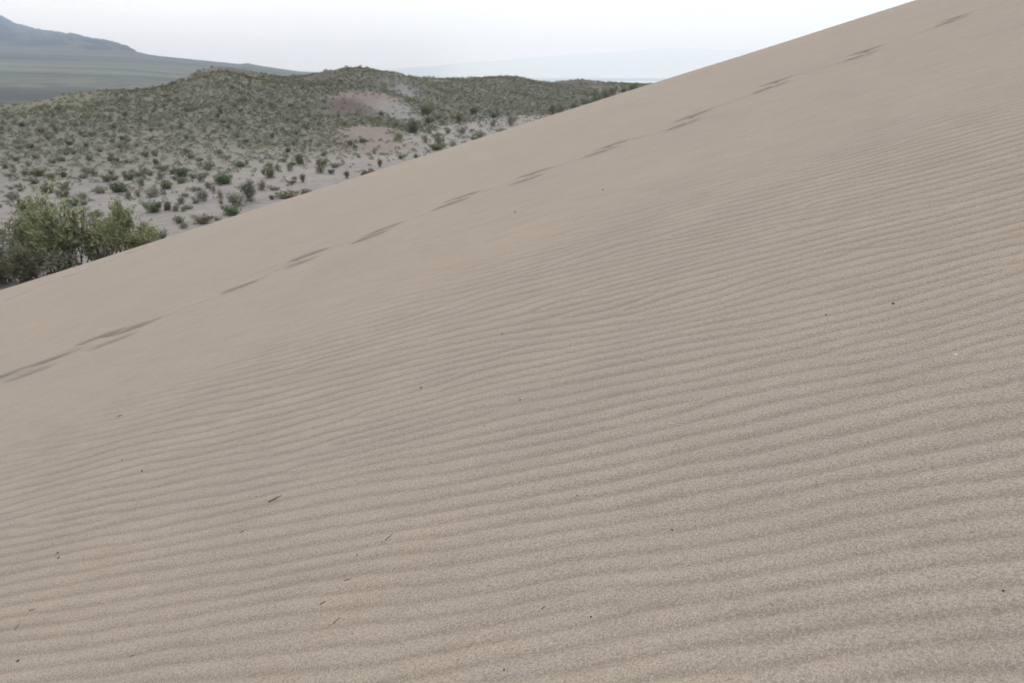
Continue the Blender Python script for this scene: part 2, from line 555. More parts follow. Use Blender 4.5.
def build_ground():
    rr = [6, 12, 18, 22]
    r = 22.0
    while r < 29500:
        dr = max(.5, r * .0062) if r < 420 else (r * .016 if r < 2000 else r * .009 if r < 4900 else r * .035)
        r += dr; rr.append(r)
    rr = np.array(rr)
    fine = np.concatenate([np.arange(-43, 20, .11), np.arange(20, 60, 1.0)])
    ang = np.radians(np.concatenate([np.arange(-178, -60, 8), np.arange(-60, -43, .9), fine, np.arange(60, 182.1, 8)]))
    ang[-1] = ang[0] + 2 * math.pi
    R, A = np.meshgrid(rr, ang, indexing='ij')
    X = R * np.sin(A); Y = R * np.cos(A)
    Z = terrain(X, Y)
    px = np.where(Y > 0, tan2px(np.clip(X / np.maximum(Y, 1e-3), -3, 3)), -900)
    T = np.interp(px, TX_, TR_); HRr = np.interp(px, HX, HR)
    sand = np.array([.232, .202, .180]); soil = np.array([.150, .136, .105]); pink = np.array([.185, .138, .118]); red = np.array([.070, .050, .042])
    grey = np.array([.21, .195, .18]); vdark = np.array([.030, .035, .035]); vlight = np.array([.088, .085, .060]); rock = np.array([.06, .057, .062]); pale = np.array([.4, .4, .4])
    tt = sstep(-14, 22, Y - T + 9 * fbm(X / 18, Y / 18, 3, 4.))[..., None]
    C = sand * (1 - tt) + soil * tt
    cols = [pink, pink, pink * 1.12, pink * 1.12, red, red, grey, red * 1.1, red, red * 1.25, pink, grey]
    for (cx, cy, rx, ry, ox), cc in zip(BARE, cols):
        w = .85 * patch(X, Y, cx, cy, rx * 1.25, ry * 1.25, .7, ox)[..., None]
        C = C * (1 - w) + cc * w
    # red brown summit of the left mound, grey pink crest of the middle one
    w = (patch(X, Y, -.405 * 222, 224, 16, 9, .5, 12.) * .8)[..., None]; C = C * (1 - w) + red * w
    # yellowish grass on the left shoulder
    w = (sstep(170, 60, px) * sstep(.55, .95, (Y - T) / (HRr - T)))[..., None] * .65; C = C * (1 - w) + np.array([.145, .132, .072]) * w
    # beyond the hills
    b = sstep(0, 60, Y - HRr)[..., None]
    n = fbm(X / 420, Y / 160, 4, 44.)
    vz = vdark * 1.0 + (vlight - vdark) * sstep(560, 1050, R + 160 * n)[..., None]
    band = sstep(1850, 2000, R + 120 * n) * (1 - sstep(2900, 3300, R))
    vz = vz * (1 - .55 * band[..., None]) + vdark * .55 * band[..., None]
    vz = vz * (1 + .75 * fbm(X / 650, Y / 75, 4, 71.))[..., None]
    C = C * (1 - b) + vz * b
    mk = sstep(2700, 3200, R)[..., None]
    C = C * (1 - mk) + rock * (1 + .35 * fbm(X / 200, Y / 200, 4, 72.))[..., None] * mk
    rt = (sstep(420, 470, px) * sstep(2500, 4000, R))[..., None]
    C = C * (1 - rt) + (np.array([.20, .20, .19]) + .22 * sstep(15000, 20000, R)[..., None]) * rt  # far range painted paler with distance, haze put into its colour
    lake = (sstep(6600, 7000, Y + 500 * fbm(X / 1500, Y / 1500, 2)) * sstep(9200, 8600, Y))[..., None] * sstep(470, 540, px)[..., None]
    C = C * (1 - lake) + pale * 1.35 * lake
    scr = scrub_density(X, Y) * (1 - b[..., 0]) * .8
    val = b[..., 0] * (1 - sstep(1000, 1700, R)) * .8
    q = grid_faces(*R.shape)
    V = np.stack([X.ravel(), Y.ravel(), Z.ravel() + CZ], 1)
    # centre cap
    c = len(V); V = np.vstack([V, [[0, 0, FLOOR - 3 + CZ]]])
    nc = R.shape[1]
    tr = np.stack([np.full(nc - 1, c), np.arange(1, nc), np.arange(nc - 1)], 1)
    colr = np.vstack([C.reshape(-1, 3), [[.4, .35, .3]]])
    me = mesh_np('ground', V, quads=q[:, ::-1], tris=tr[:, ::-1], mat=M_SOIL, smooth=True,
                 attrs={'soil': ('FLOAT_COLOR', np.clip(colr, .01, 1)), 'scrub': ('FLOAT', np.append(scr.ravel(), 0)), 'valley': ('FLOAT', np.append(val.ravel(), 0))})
    o = link('desert_ground', me); o['kind'] = 'structure'
    o['label'] = 'sandy desert plain rising to scrub hills, a pale valley and far blue mountains'
    return o


GROUND = build_ground()
if GROUND.data.polygons[len(GROUND.data.polygons) // 2].normal.z < 0:
    GROUND.data.flip_normals()


# ------------------------------------------------------------------ shrubs
def tube_chain(pts, radii, sides=3):
    """verts, quads of a thin tapering tube along pts"""
    V = []; Q = []
    pts = [np.asarray(p, float) for p in pts]
    for i, p in enumerate(pts):
        d = pts[min(i + 1, len(pts) - 1)] - pts[max(i - 1, 0)]
        d /= (np.linalg.norm(d) + 1e-9)
        a = np.cross(d, [0, 0, 1.0] if abs(d[2]) < .9 else [1.0, 0, 0]); a /= np.linalg.norm(a); b = np.cross(d, a)
        for k in range(sides):
            an = 2 * math.pi * k / sides
            V.append(p + radii[i] * (math.cos(an) * a + math.sin(an) * b))
    for i in range(len(pts) - 1):
        for k in range(sides):
            k2 = (k + 1) % sides
            Q.append((i * sides + k, i * sides + k2, (i + 1) * sides + k2, (i + 1) * sides + k))
    return V, Q


def make_leaves(centres, dirs, length, width, g, jit=.9):
    """one slim rhombic leaf per centre (4 verts)"""
    n = len(centres)
    d = dirs + g.normal(0, jit, (n, 3)) * .6
    d /= np.linalg.norm(d, axis=1, keepdims=True) + 1e-9
    r = g.normal(0, 1, (n, 3)); s = np.cross(d, r); s /= np.linalg.norm(s, axis=1, keepdims=True) + 1e-9
    L = (length * g.uniform(.6, 1.35, n))[:, None]; W = (width * g.uniform(.7, 1.3, n))[:, None]
    V = np.stack([centres, centres + d * L * .5 + s * W, centres + d * L, centres + d * L * .5 - s * W], 1).reshape(-1, 3)
    Q = np.arange(n * 4).reshape(n, 4)
    return V, Q


def shrub_proto(seed, kind):
    """returns (leaf verts, leaf quads, tint, stem verts, stem quads); unit shrub about 1 wide, z up from 0"""
    g = np.random.default_rng(seed)
    SV = []; SQ = []; C = []; D = []; TI = []

    def add_stem(pts, rad, sides=3):
        v, q = tube_chain(pts, rad, sides)
        o = len(SV); SV.extend(v); SQ.extend([tuple(i + o for i in f) for f in q])

    if kind == 'tall':            # broom-like desert shrub: many slender branches, leaves along the outer part
        nst, H, leafN, ll, lw = 46, 1.0, 3600, .062, .0085
        spread = .85
    elif kind == 'wiry':          # loose wiry bush with few leaves
        nst, H, leafN, ll, lw = 34, .85, 700, .085, .014
        spread = 1.0
    elif kind == 'upright':
        nst, H, leafN, ll, lw = 26, 1.35, 1500, .085, .016
        spread = .55
    elif kind == 'dome':
        nst, H, leafN, ll, lw = 26, .62, 1500, .085, .020
        spread = 1.25
    else:                         # cushion, low and wide
        nst, H, leafN, ll, lw = 20, .45, 800, .085, .022
        spread = 1.5
    per = leafN // nst
    for i in range(nst):
        az = g.uniform(0, 2 * math.pi); out = math.sqrt(g.uniform(0, 1))
        tilt = out * spread
        h = H * (g.uniform(.45, 1.15) if kind == 'tall' else g.uniform(.62, 1.08)) * (1 - .28 * out)
        reach = min(.5, .5 * math.tan(min(tilt, 1.35)) * h / max(H, .1) * .55 + .12 * out) * g.uniform(.8, 1.15)
        bsp = {'tall': .10, 'upright': .12}.get(kind, .17)
        base = np.array([g.normal(0, bsp), g.normal(0, bsp), -.04])
        tip = np.array([math.cos(az) * reach, math.sin(az) * reach, h])
        mid = base * .5 + tip * .5 + np.array([math.cos(az), math.sin(az), 0]) * reach * .12 + g.normal(0, .03, 3)
        ts = np.linspace(0, 1, 5)
        path = [(1 - t) ** 2 * base + 2 * t * (1 - t) * mid + t * t * tip for t in ts]
        r0 = (.011 if kind == 'tall' else .010) * g.uniform(.7, 1.2)
        add_stem(path, [r0 * (1 - .8 * t) for t in ts])
        clump = g.uniform(-.25, .35)
        nb = 6 if kind == 'tall' else 4
        lo = .22 if kind in ('tall', 'upright') else (.05 if kind != 'wiry' else .2)
        for bch in range(nb):
            t = g.uniform(lo, .95)
            p = (1 - t) ** 2 * base + 2 * t * (1 - t) * mid + t * t * tip
            dr = (tip - base) / np.linalg.norm(tip - base) + g.normal(0, .5, 3); dr[2] = abs(dr[2]) * .8 + .15
            dr /= np.linalg.norm(dr)
            Lb = H * g.uniform(.12, .30)
            e = p + dr * Lb
            if e[2] < .03:
                e[2] = .03
            add_stem([p, (p + e) / 2 + g.normal(0, .01, 3), e], [r0 * .45, r0 * .32, r0 * .15])
            m = per // nb
            s = g.uniform(.05, 1.1, m)[:, None]
            sc = .022 if kind == 'tall' else .04
            C.append(p + (e - p) * s + g.normal(0, sc, (m, 3)))
            D.append(np.repeat(dr[None], m, 0)); TI.append(np.clip(clump + g.uniform(0, .6, m), 0, 1))
    C = np.vstack(C); D = np.vstack(D); TI = np.concatenate(TI)
    C[:, 2] = np.abs(C[:, 2]) + .01
    LV, LQ = make_leaves(C, D, ll, lw, g)
    return LV, LQ, np.repeat(TI, 4), np.array(SV), np.array(SQ)


PROTO = {}
for kind, n in (('tall', 3), ('wiry', 3), ('upright', 2), ('dome', 3), ('cushion', 3)):
    for i in range(n):
        PROTO[(kind, i)] = shrub_proto(100 * len(PROTO) + 5, kind)
MESHC = {}


def shrub_meshes(kind, i, mat):
    k = (kind, i, mat)
    if k not in MESHC:
        LV, LQ, TI, SV, SQ = PROTO[(kind, i)]
        MESHC[k] = (mesh_np('shrub_foliage', LV, quads=LQ, mat=M_LEAF[mat], attrs={'tint': ('FLOAT', TI)}),
                    mesh_np('shrub_stems', SV, quads=SQ, mat=M_STEM))
    return MESHC[k]


SHRUB_N = [0]


def add_shrub(x, y, width, height, kind, mat, label, group=None, name='desert_shrub', parts=True, rot=None, sink=0.0, z=None):
    i = SHRUB_N[0] % sum(1 for k in PROTO if k[0] == kind); SHRUB_N[0] += 1
    fol, stem = shrub_meshes(kind, i, mat)
    if z is None:
        z = float(ground(np.array(x), np.array(y)))
    hn = {'tall': 1.05, 'wiry': .85, 'upright': 1.35, 'dome': .62, 'cushion': .46}[kind]
    wn = {'tall': .95, 'wiry': 1.0, 'upright': .8, 'dome': 1.0, 'cushion': 1.05}[kind]
    root = bpy.data.objects.new(name, None); COL.objects.link(root)
    root.empty_display_size = .1
    root.location = (x, y, z + CZ - .02 - sink)
    root.rotation_euler = (0, 0, random.uniform(0, 6.28) if rot is None else rot)
    root.scale = (width / wn, width / wn * random.uniform(.85, 1.15), height / hn)
    link('foliage', fol, root); link('stems', stem, root)
    root['label'] = label; root['category'] = 'shrub'
    if group:
        root['group'] = group
    return root


def add_small(x, y, width, height, kind, mat, label, group, name='desert_shrub'):
    """a shrub too small in the photo to show stems: one mesh"""
    i = SHRUB_N[0] % sum(1 for k in PROTO if k[0] == kind); SHRUB_N[0] += 1
    fol, _ = shrub_meshes(kind, i, mat)
    hn = {'tall': 1.05, 'wiry': .85, 'upright': 1.35, 'dome': .62, 'cushion': .46}[kind]
    o = link(name, fol)
    o.location = (x, y, float(ground(np.array(x), np.array(y))) + CZ - .03)
    o.rotation_euler = (0, 0, random.uniform(0, 6.28)); o.scale = (width, width * random.uniform(.85, 1.2), height / hn)
    o['label'] = label; o['category'] = 'shrub'; o['group'] = group
    return o


LIMB = ([0, 133, 258, 430, 640, 820, 920], [290, 247, 210, 155, 88, 28, 0])
TAKEN = []


def at_pixel(px, py):
    p = place(px, py)
    return p


# the tall thicket at the dune's left foot
BIG = [  # column, width m, height m, distance m, kind, leaf, label
    (60, 4.3, 4.0, 33.0, 'tall', 'tall', 'largest tall olive shrub in the thicket at the foot of the dune'),
    (-8, 3.0, 2.5, 32.0, 'tall', 'teal', 'dark bluish green shrub cut by the left edge at the dune foot'),
    (99, 2.7, 2.6, 33.8, 'tall', 'tall', 'dense dark olive shrub against the right flank of the largest thicket shrub'),
    (30, 3.4, 3.1, 36.5, 'tall', 'olive', 'pale olive shrub standing behind the left half of the largest thicket shrub'),
    (129, 1.5, 3.0, 35.0, 'upright', 'tall', 'slender upright olive shrub at the right end of the dune foot thicket'),
    (150, 1.5, 1.35, 36.0, 'wiry', 'tall', 'short yellowish shrub just right of the slender one at the thicket end'),
    (164, 1.0, .75, 37.0, 'wiry', 'olive', 'last and lowest small shrub trailing off the right end of the thicket'),
    (139, 1.8, 1.0, 34.4, 'dome', 'tall', 'low dark olive bush on the sand edge under the slender upright shrub'),
    (114, 2.4, 1.9, 33.0, 'wiry', 'tall', 'low open shrub on the sand edge between dense and slender thicket shrubs'),
    (22, 3.0, 2.0, 31.8, 'tall', 'olive', 'lowest olive shrub in front of the thicket near the left edge'),
    (54, 3.0, 1.3, 32.0, 'wiry', 'grey', 'bare brownish tangle of twigs under the largest thicket shrub'),
]
for (px, w, h, d, kind, mat, lab) in BIG:
    r = ray(px, 255)
    x, y = r[0] * d / r[1], d
    add_shrub(x, y, w, h, kind, mat, lab, sink=.05, z=float(ground(np.array(x), np.array(y))))
    TAKEN.append((x, y, w * .6))

MED = [  # px, py (base), width px, height px, kind, leaf, label
    (153, 212, 19, 12, 'dome', 'green', 'bright green rounded bush on bare sand just above the thicket'),
    (168, 210, 11, 9, 'dome', 'olive', 'small yellow green bush touching the bright green rounded bush'),
    (224, 184, 21, 11, 'dome', 'green', 'dark green bush alone on pale sand, widest of the upper sand flat'),
    (180, 177, 18, 10, 'dome', 'teal', 'grey green bush with dark base at the lower edge of the crowded scrub'),
    (119, 192, 24, 9, 'dome', 'teal', 'wide dark teal bush on the sand flat right of the brown cushion bush'),
    (101, 193, 15, 7, 'cushion', 'straw', 'brown cushion bush touching the wide dark teal bush'),
    (128, 180, 12, 7, 'dome', 'teal', 'small dark teal bush above the wide dark teal bush'),
    (152, 197, 22, 9, 'wiry', 'straw', 'pale straw coloured wiry bush on bare sand, wide and low'),
    (167, 189, 14, 8, 'dome', 'olive', 'olive bush with dark base above the pale straw wiry bush'),
    (182, 183, 13, 6, 'cushion', 'grey', 'flat tan bush below the grey green bush with dark base'),
    (201, 182, 11, 9, 'wiry', 'grey', 'pale grey loose bush left of the dark green lone bush'),
    (203, 201, 17, 13, 'wiry', 'grey', 'grey tan wiry bush on sand, tallest of the pale bushes near the dune edge'),
    (213, 191, 10, 6, 'wiry', 'straw', 'thin straw bush under the dark green lone bush'),
    (221, 199, 9, 10, 'wiry', 'straw', 'thin pale bush right of the grey tan wiry bush'),
    (181, 204, 12, 8, 'wiry', 'olive', 'tan olive bush left of the grey tan wiry bush'),
    (188, 209, 12, 4, 'cushion', 'green', 'flat green patch of a bush on bare sand'),
    (176, 211, 12, 7, 'wiry', 'grey', 'faint grey bush between the yellow green bush and the flat green one'),
    (179, 223, 12, 7, 'cushion', 'olive', 'low olive cushion bush near the dune edge, left of the olive brown one'),
    (203, 223, 19, 9, 'dome', 'olive', 'olive brown rounded bush close to the dune edge'),
    (217, 220, 9, 4, 'cushion', 'straw', 'low brown bush right of the olive brown rounded bush'),
    (184, 228, 12, 6, 'wiry', 'olive', 'yellowish low bush under the low olive cushion bush'),
    (250, 201, 21, 22, 'upright', 'grey', 'large grey olive shrub standing up behind the dune edge'),
    (237, 206, 22, 14, 'wiry', 'olive', 'loose olive shrub left of the large grey olive shrub'),
    (233, 215, 20, 10, 'dome', 'green', 'green leafy bush half hidden by the dune edge'),
    (62, 197, 15, 8, 'dome', 'grey', 'brown dry bush with dark base above the thicket'),
    (66, 190, 14, 7, 'cushion', 'olive', 'olive brown bush just behind the brown dry bush'),
    (48, 193, 16, 9, 'dome', 'olive', 'green olive bush left of the brown dry bush'),
    (14, 199, 12, 7, 'cushion', 'grey', 'small brown bush on sand near the left edge'),
    (27, 210, 30, 12, 'cushion', 'olive', 'wide flat green bush behind the thicket'),
    (83, 199, 15, 7, 'wiry', 'grey', 'pale greyish bush with dark base above the thicket top'),
    (72, 206, 14, 8, 'dome', 'teal', 'blue green bush partly behind the top of the thicket'),
    (34, 184, 12, 6, 'cushion', 'olive', 'small olive bush at the upper left of the sand flat'),
    (40, 176, 14, 8, 'dome', 'olive', 'dark olive bush above the small olive bush on the left sand flat'),
    (106, 182, 10, 8, 'dome', 'olive', 'small rounded olive bush above the brown cushion bush'),
    (141, 186, 12, 9, 'wiry', 'grey', 'pale grey bush above the pale straw wiry bush'),
    (88, 173, 14, 6, 'cushion', 'grey', 'flat grey bush at the lower margin of the left scrub slope'),
    (163, 171, 13, 7, 'dome', 'straw', 'pale straw bush at the lower margin of the scrub, left of the grey green bush'),
    (207, 169, 15, 7, 'cushion', 'olive', 'flat olive bush at the scrub margin above the dark green lone bush'),
    (240, 167, 16, 5, 'cushion', 'teal', 'flat dark bush at the scrub margin right of the flat olive bush'),
    (269, 178, 14, 12, 'dome', 'olive', 'light green rounded bush on the central sand flat'),
    (262, 190, 13, 10, 'wiry', 'olive', 'olive wiry bush close to the dune edge below the light green rounded bush'),
    (278, 171, 9, 8, 'wiry', 'grey', 'small grey bush right of the light green rounded bush'),
    (290, 171, 9, 8, 'wiry', 'olive', 'small olive bush two to the right of the light green rounded bush'),
    (303, 182, 8, 9, 'upright', 'olive', 'small upright olive bush near the dune edge'),
    (320, 173, 15, 9, 'wiry', 'olive', 'loose olive bush below the dark olive bush on the sand'),
    (323, 166, 14, 8, 'dome', 'olive', 'dark olive bush on the sand left of the pink slope'),
    (300, 164, 14, 10, 'dome', 'olive', 'green olive bush at the scrub margin left of the dark olive bush'),
    (306, 194, 14, 5, 'cushion', 'olive', 'flat yellowish green bush right at the dune edge'),
    (286, 198, 24, 7, 'cushion', 'olive', 'wide low olive bush straddling the dune edge'),
    (347, 178, 8, 8, 'upright', 'olive', 'tiny upright bush below the pink slope'),
    (366, 176, 15, 7, 'dome', 'olive', 'rounded olive bush at the dune edge below the pink slope'),
    (380, 167, 7, 9, 'upright', 'olive', 'thin upright bush at the dune edge right of the pink slope'),
    (338, 187, 10, 4, 'cushion', 'grey', 'low pale bush at the dune edge below the tiny upright bush'),
    (401, 159, 8, 4, 'cushion', 'green', 'tiny dark green bush right at the dune edge'),
    (416, 158, 8, 4, 'cushion', 'olive', 'tiny yellowish bush at the dune edge right of the tiny dark green bush'),
    (413, 133, 18, 12, 'dome', 'teal', 'dark green bush on the grey flat right of the pink slope'),
    (426, 115, 14, 12, 'dome', 'olive', 'yellow green bush on the upper right sand flat'),
    (429, 123, 11, 6, 'dome', 'teal', 'dark low bush directly under the yellow green bush'),
    (459, 123, 12, 10, 'upright', 'olive', 'upright olive bush with dark base on the right sand flat'),
    (439, 119, 12, 5, 'cushion', 'grey', 'flat grey bush right of the yellow green bush'),
    (440, 146, 14, 12, 'wiry', 'olive', 'pale olive bush at the dune edge on the right flat'),
    (425, 143, 9, 8, 'wiry', 'grey', 'small grey bush left of the pale olive bush at the dune edge'),
    (453, 148, 11, 8, 'wiry', 'straw', 'pale straw bush right of the pale olive bush at the dune edge'),
    (438, 150, 18, 7, 'dome', 'olive', 'wide low olive bush half under the dune edge'),
    (474, 114, 13, 7, 'dome', 'olive', 'olive bush right of the upright olive bush'),
    (494, 118, 10, 6, 'dome', 'teal', 'dark green bush in the upper right scrub margin'),
    (493, 127, 9, 8, 'wiry', 'grey', 'single grey bush on bare sand near the dune edge'),
    (480, 139, 16, 8, 'wiry', 'olive', 'loose olive bush touching the dune edge on the right'),
    (511, 126, 13, 11, 'wiry', 'grey', 'pale grey green bush at the dune edge far right'),
    (500, 133, 10, 5, 'cushion', 'straw', 'brownish low bush at the dune edge far right'),
    (462, 133, 10, 4, 'cushion', 'grey', 'flat grey bush on the right sand flat below the upright one'),
    (552, 115, 10, 11, 'upright', 'olive', 'yellow green upright shrub in the scrub near the dune edge'),
    (560, 115, 12, 10, 'wiry', 'olive', 'olive loose shrub next to the yellow green upright shrub'),
    (574, 110, 13, 7, 'dome', 'olive', 'low wide olive shrub two to the right of the yellow green upright shrub'),
    (597, 105, 11, 11, 'dome', 'green', 'dark green tree like bush against the dune edge on the right'),
    (587, 107, 12, 8, 'dome', 'teal', 'dull green bush touching the dark green tree like bush on its left'),
    (606, 100, 13, 13, 'wiry', 'olive', 'tall olive shrub behind the dark green tree like bush'),
    (595, 97, 9, 7, 'wiry', 'olive', 'loose olive shrub left of the tall olive shrub'),
    (613, 95, 9, 8, 'dome', 'olive', 'rounded olive bush right of the tall olive shrub'),
    (633, 92, 14, 8, 'dome', 'green', 'dark evergreen shrub farthest right where the dune hides the valley'),
    (624, 93, 8, 6, 'dome', 'green', 'small evergreen shrub left of the farthest right evergreen'),
]
for (px, py, wp, hp, kind, mat, lab) in MED:
    pyl = py
    p = at_pixel(px, pyl)
    if p is None or p[1] > 380:
        p = at_pixel(px, py + 3)
    dep = p[1] * CT - p[2] * ST
    w = wp / F * dep; h = hp / F * dep * 1.06
    add_shrub(p[0], p[1], w, h, kind, mat, lab, z=float(terrain(np.array(p[0]), np.array(p[1]))))
    TAKEN.append((p[0], p[1], w * .5))


# ------------------------------------------------------------------ the rest of the scrub
def project(P):
    x, y, z = P[..., 0], P[..., 1], P[..., 2]
    dep = y * CT - z * ST; up = y * ST + z * CT
    return 512 + F * x / dep, 341.5 - F * up / dep, dep


g = np.random.default_rng(21)
# candidates evenly thinned by local density
pts = []
n_c = 210000
yy = np.sqrt(g.uniform(34 ** 2, 352 ** 2, n_c))
tx = g.uniform(-.82, .30, n_c)
xx = tx * yy
# area-uniform in (x, y): x range grows with y, matched by sqrt above
dens = scrub_density(xx, yy)
pxc = tan2px(tx)
Rr = np.interp(pxc, HX, HR)
tcr = (yy - np.interp(pxc, TX_, TR_)) / (Rr - np.interp(pxc, TX_, TR_))
ok = (g.random(n_c) < dens * .66 * (1 - .7 * sstep(.72, .98, tcr)) * (1 - .9 * sstep(165, 185, pxc) * sstep(285, 250, pxc) * sstep(.55, .85, tcr)) * (1 - .85 * sstep(295, 310, pxc) * sstep(352, 340, pxc) * sstep(.65, .85, tcr)) * (1 - .65 * sstep(130, 60, pxc) * sstep(.45, .75, tcr))) & (yy < Rr + 12)
xx, yy, dens = xx[ok], yy[ok], dens[ok]
zz = terrain(xx, yy)
P = np.stack([xx, yy, zz], 1)
size = np.exp(g.normal(math.log(.70), .34, len(xx))); size = np.clip(size, .4, 1.5)
size *= .74 + .26 * sstep(75, 150, yy)
hgt = size * g.uniform(.38, .75, len(xx))
px, py, dep = project(P + np.stack([0 * xx, 0 * xx, hgt], 1))
limb_y = np.interp(px, *LIMB)
vis = (px > -25) & (px < 660) & (py < limb_y + 2) & (dune_base(xx, yy) < zz + .1)
xx, yy, zz, size, hgt, dep, px, py, dens = [a[vis] for a in (xx, yy, zz, size, hgt, dep, px, py, dens)]
# spacing (greedy on a hash grid), keeps off the hand-placed ones
keep = []; cell = {}
for (tx_, ty_, tr_) in TAKEN:
    cell.setdefault((int(tx_ // 3), int(ty_ // 3)), []).append((tx_, ty_, tr_))
order = g.permutation(len(xx))
for i in order:
    x, y, r = xx[i], yy[i], size[i] * .36
    cx, cy = int(x // 3), int(y // 3); bad = False
    for a in (-1, 0, 1):
        for b in (-1, 0, 1):
            for (u, v, s) in cell.get((cx + a, cy + b), ()):
                if (u - x) ** 2 + (v - y) ** 2 < (r + s) ** 2:
                    bad = True; break
            if bad: break
        if bad: break
    if not bad:
        cell.setdefault((cx, cy), []).append((x, y, r)); keep.append(i)
keep = np.array(keep)
xx, yy, zz, size, hgt, dep, px, py, dens = [a[keep] for a in (xx, yy, zz, size, hgt, dep, px, py, dens)]
print('scrub count', len(xx))
proj = size / dep * F
vis_h = np.minimum(1, (np.interp(px, *LIMB) - py) / np.maximum(hgt / dep * F, 1))
score = proj * np.clip(vis_h, .05, 1) * (px > -5)
n_ind = 290 - len(MED) - len(BIG)
ordr = np.argsort(-score)
ind = ordr[:n_ind]; rest = ordr[n_ind:]
KM = [('cushion', 'olive'), ('cushion', 'grey'), ('dome', 'olive'), ('wiry', 'grey'), ('wiry', 'straw'), ('dome', 'teal')]
NAMES = {('cushion', 'olive'): 'low olive cushion bush', ('cushion', 'grey'): 'low greyish cushion bush', ('dome', 'olive'): 'rounded olive bush',
         ('wiry', 'grey'): 'loose grey bush', ('wiry', 'straw'): 'dry straw coloured bush', ('dome', 'teal'): 'dark grey green bush'}


def zone(px, py):
    if px < 60:
        return 'on the ground left of and behind the dune foot thicket'
    if px < 260:
        return 'scattered over the pale sand flat above the thicket' if py > 165 else 'along the lower margin of the left scrub slope'
    if px < 345:
        return 'scattered on the sand left of the pink slope'
    if px < 420:
        return 'scattered on and around the pink slope'
    return 'scattered on the right sand flat beside the dune edge'


probs = np.array([.28, .2, .2, .14, .1, .08])
for i in ind:
    k, m = KM[g.choice(6, p=probs)]
    zn = zone(px[i], py[i])
    lab = 'small ' + NAMES[(k, m)] + ' ' + zn
    gr = NAMES[(k, m)].replace('bush', 'bushes') + ' ' + zn
    if proj[i] > 6:
        add_shrub(xx[i], yy[i], size[i], hgt[i] * (1.15 if k == 'wiry' else 1), k, m, lab, gr, z=zz[i])
    else:
        add_small(xx[i], yy[i], size[i], hgt[i], k, m, lab, gr)


# the uncountable rest: one mass of low scrub covering the hills
def scrub_mass(idx):
    variants = []
    for s in range(6):
        gg = np.random.default_rng(300 + s)
        n = 46
        th = gg.uniform(0, 6.283, n); el = np.arccos(gg.uniform(.0, 1, n))
        rad = gg.uniform(.55, 1.0, n)
        c = np.stack([np.cos(th) * np.sin(el) * .46, np.sin(th) * np.sin(el) * .46, np.cos(el) * .9 + .02], 1) * rad[:, None]
        d = c / np.linalg.norm(c, axis=1, keepdims=True) + np.array([0, 0, .4])
        v, q = make_leaves(c, d, .26, .085, gg, .9)
        v[:, 2] = np.maximum(v[:, 2], -.02)
        variants.append((v, q, np.repeat(gg.uniform(0, 1, n), 4)))
    base = np.array([[.155, .158, .076], [.195, .182, .090], [.205, .198, .142], [.090, .098, .058], [.26, .235, .15], [.12, .135, .078]])
    VV = []; CC = []; QQ = []; off = 0
    pick = g.integers(0, 6, len(idx)); colk = g.choice(6, len(idx), p=[.27, .2, .2, .15, .08, .10])
    rot = g.uniform(0, 6.283, len(idx))
    for s in range(6):
        sel = idx[pick == s]
        if not len(sel):
            continue
        v, q, ti = variants[s]
        r = rot[pick == s]; ca, sa = np.cos(r)[:, None], np.sin(r)[:, None]
        X = (v[None, :, 0] * ca - v[None, :, 1] * sa) * size[sel][:, None] + xx[sel][:, None]
        Y = (v[None, :, 0] * sa + v[None, :, 1] * ca) * size[sel][:, None] + yy[sel][:, None]
        Z = v[None, :, 2] * hgt[sel][:, None] + zz[sel][:, None] + CZ - .03
        VV.append(np.stack([X, Y, Z], -1).reshape(-1, 3))
        bc = base[colk[pick == s]] * g.uniform(.8, 1.2, (len(sel), 1))
        CC.append((bc[:, None, :] * (.8 + .5 * ti[None, :, None])).reshape(-1, 3))
        QQ.append((np.arange(len(sel))[:, None, None] * len(v) + q[None]).reshape(-1, 4) + off)
        off += len(sel) * len(v)
    m, nt, b = new_mat('scrub_leaves')
    at = N(nt, 'ShaderNodeAttribute', attribute_name='leaf')
    nt.links.new(at.outputs['Color'], b.inputs['Base Color'])
    me = mesh_np('scrub', np.vstack(VV), quads=np.vstack(QQ), mat=m, attrs={'leaf': ('FLOAT_COLOR', np.vstack(CC))})
    o = link('desert_scrub', me); o['kind'] = 'stuff'
    o['label'] = 'low grey green scrub crowding the hillsides beyond the sand flat'; o['category'] = 'scrub'


scrub_mass(rest)


# ------------------------------------------------------------------ small things on the sand
def on_dune(px, py):
    return march(px, py, dune, .8, 14, 3000)


def twig_mesh(length, radius, seed, bend=.25, fork=False):
    gg = np.random.default_rng(seed)
    ts = np.linspace(0, 1, 7)
    pts = [np.array([(t - .5) * length, bend * length * (t * (1 - t)) + gg.normal(0, .018) * length, radius * .8 + abs(gg.normal(0, .02)) * length]) for t in ts]
    V, Q = tube_chain(pts, [radius * (1.15 - .55 * t) * gg.uniform(.85, 1.15) for t in ts], 6)
    V = list(V); Q = list(Q)
    tris = []
    for (a, rev) in ((0, True), (36, False)):
        o = a
        for k in range(1, 5):
            tris.append((o, o + k + 1, o + k) if rev else (o, o + k, o + k + 1))
    if fork:
        for (t0, sgn, ln) in ((.35, -1, .55), (.6, 1, .4)):
            p = pts[int(t0 * 6)]
            e = p + np.array([.55 * ln * length, sgn * .6 * ln * length, .02 * length])
            v2, q2 = tube_chain([p, (p + e) / 2 + gg.normal(0, .01, 3) * length, e], [radius * .7, radius * .55, radius * .3], 5)
            o = len(V); V += v2; Q += [tuple(i + o for i in f) for f in q2]
    return mesh_np('twig', np.array(V), quads=np.array(Q), tris=np.array(tris), mat=M_TWIG, smooth=True)


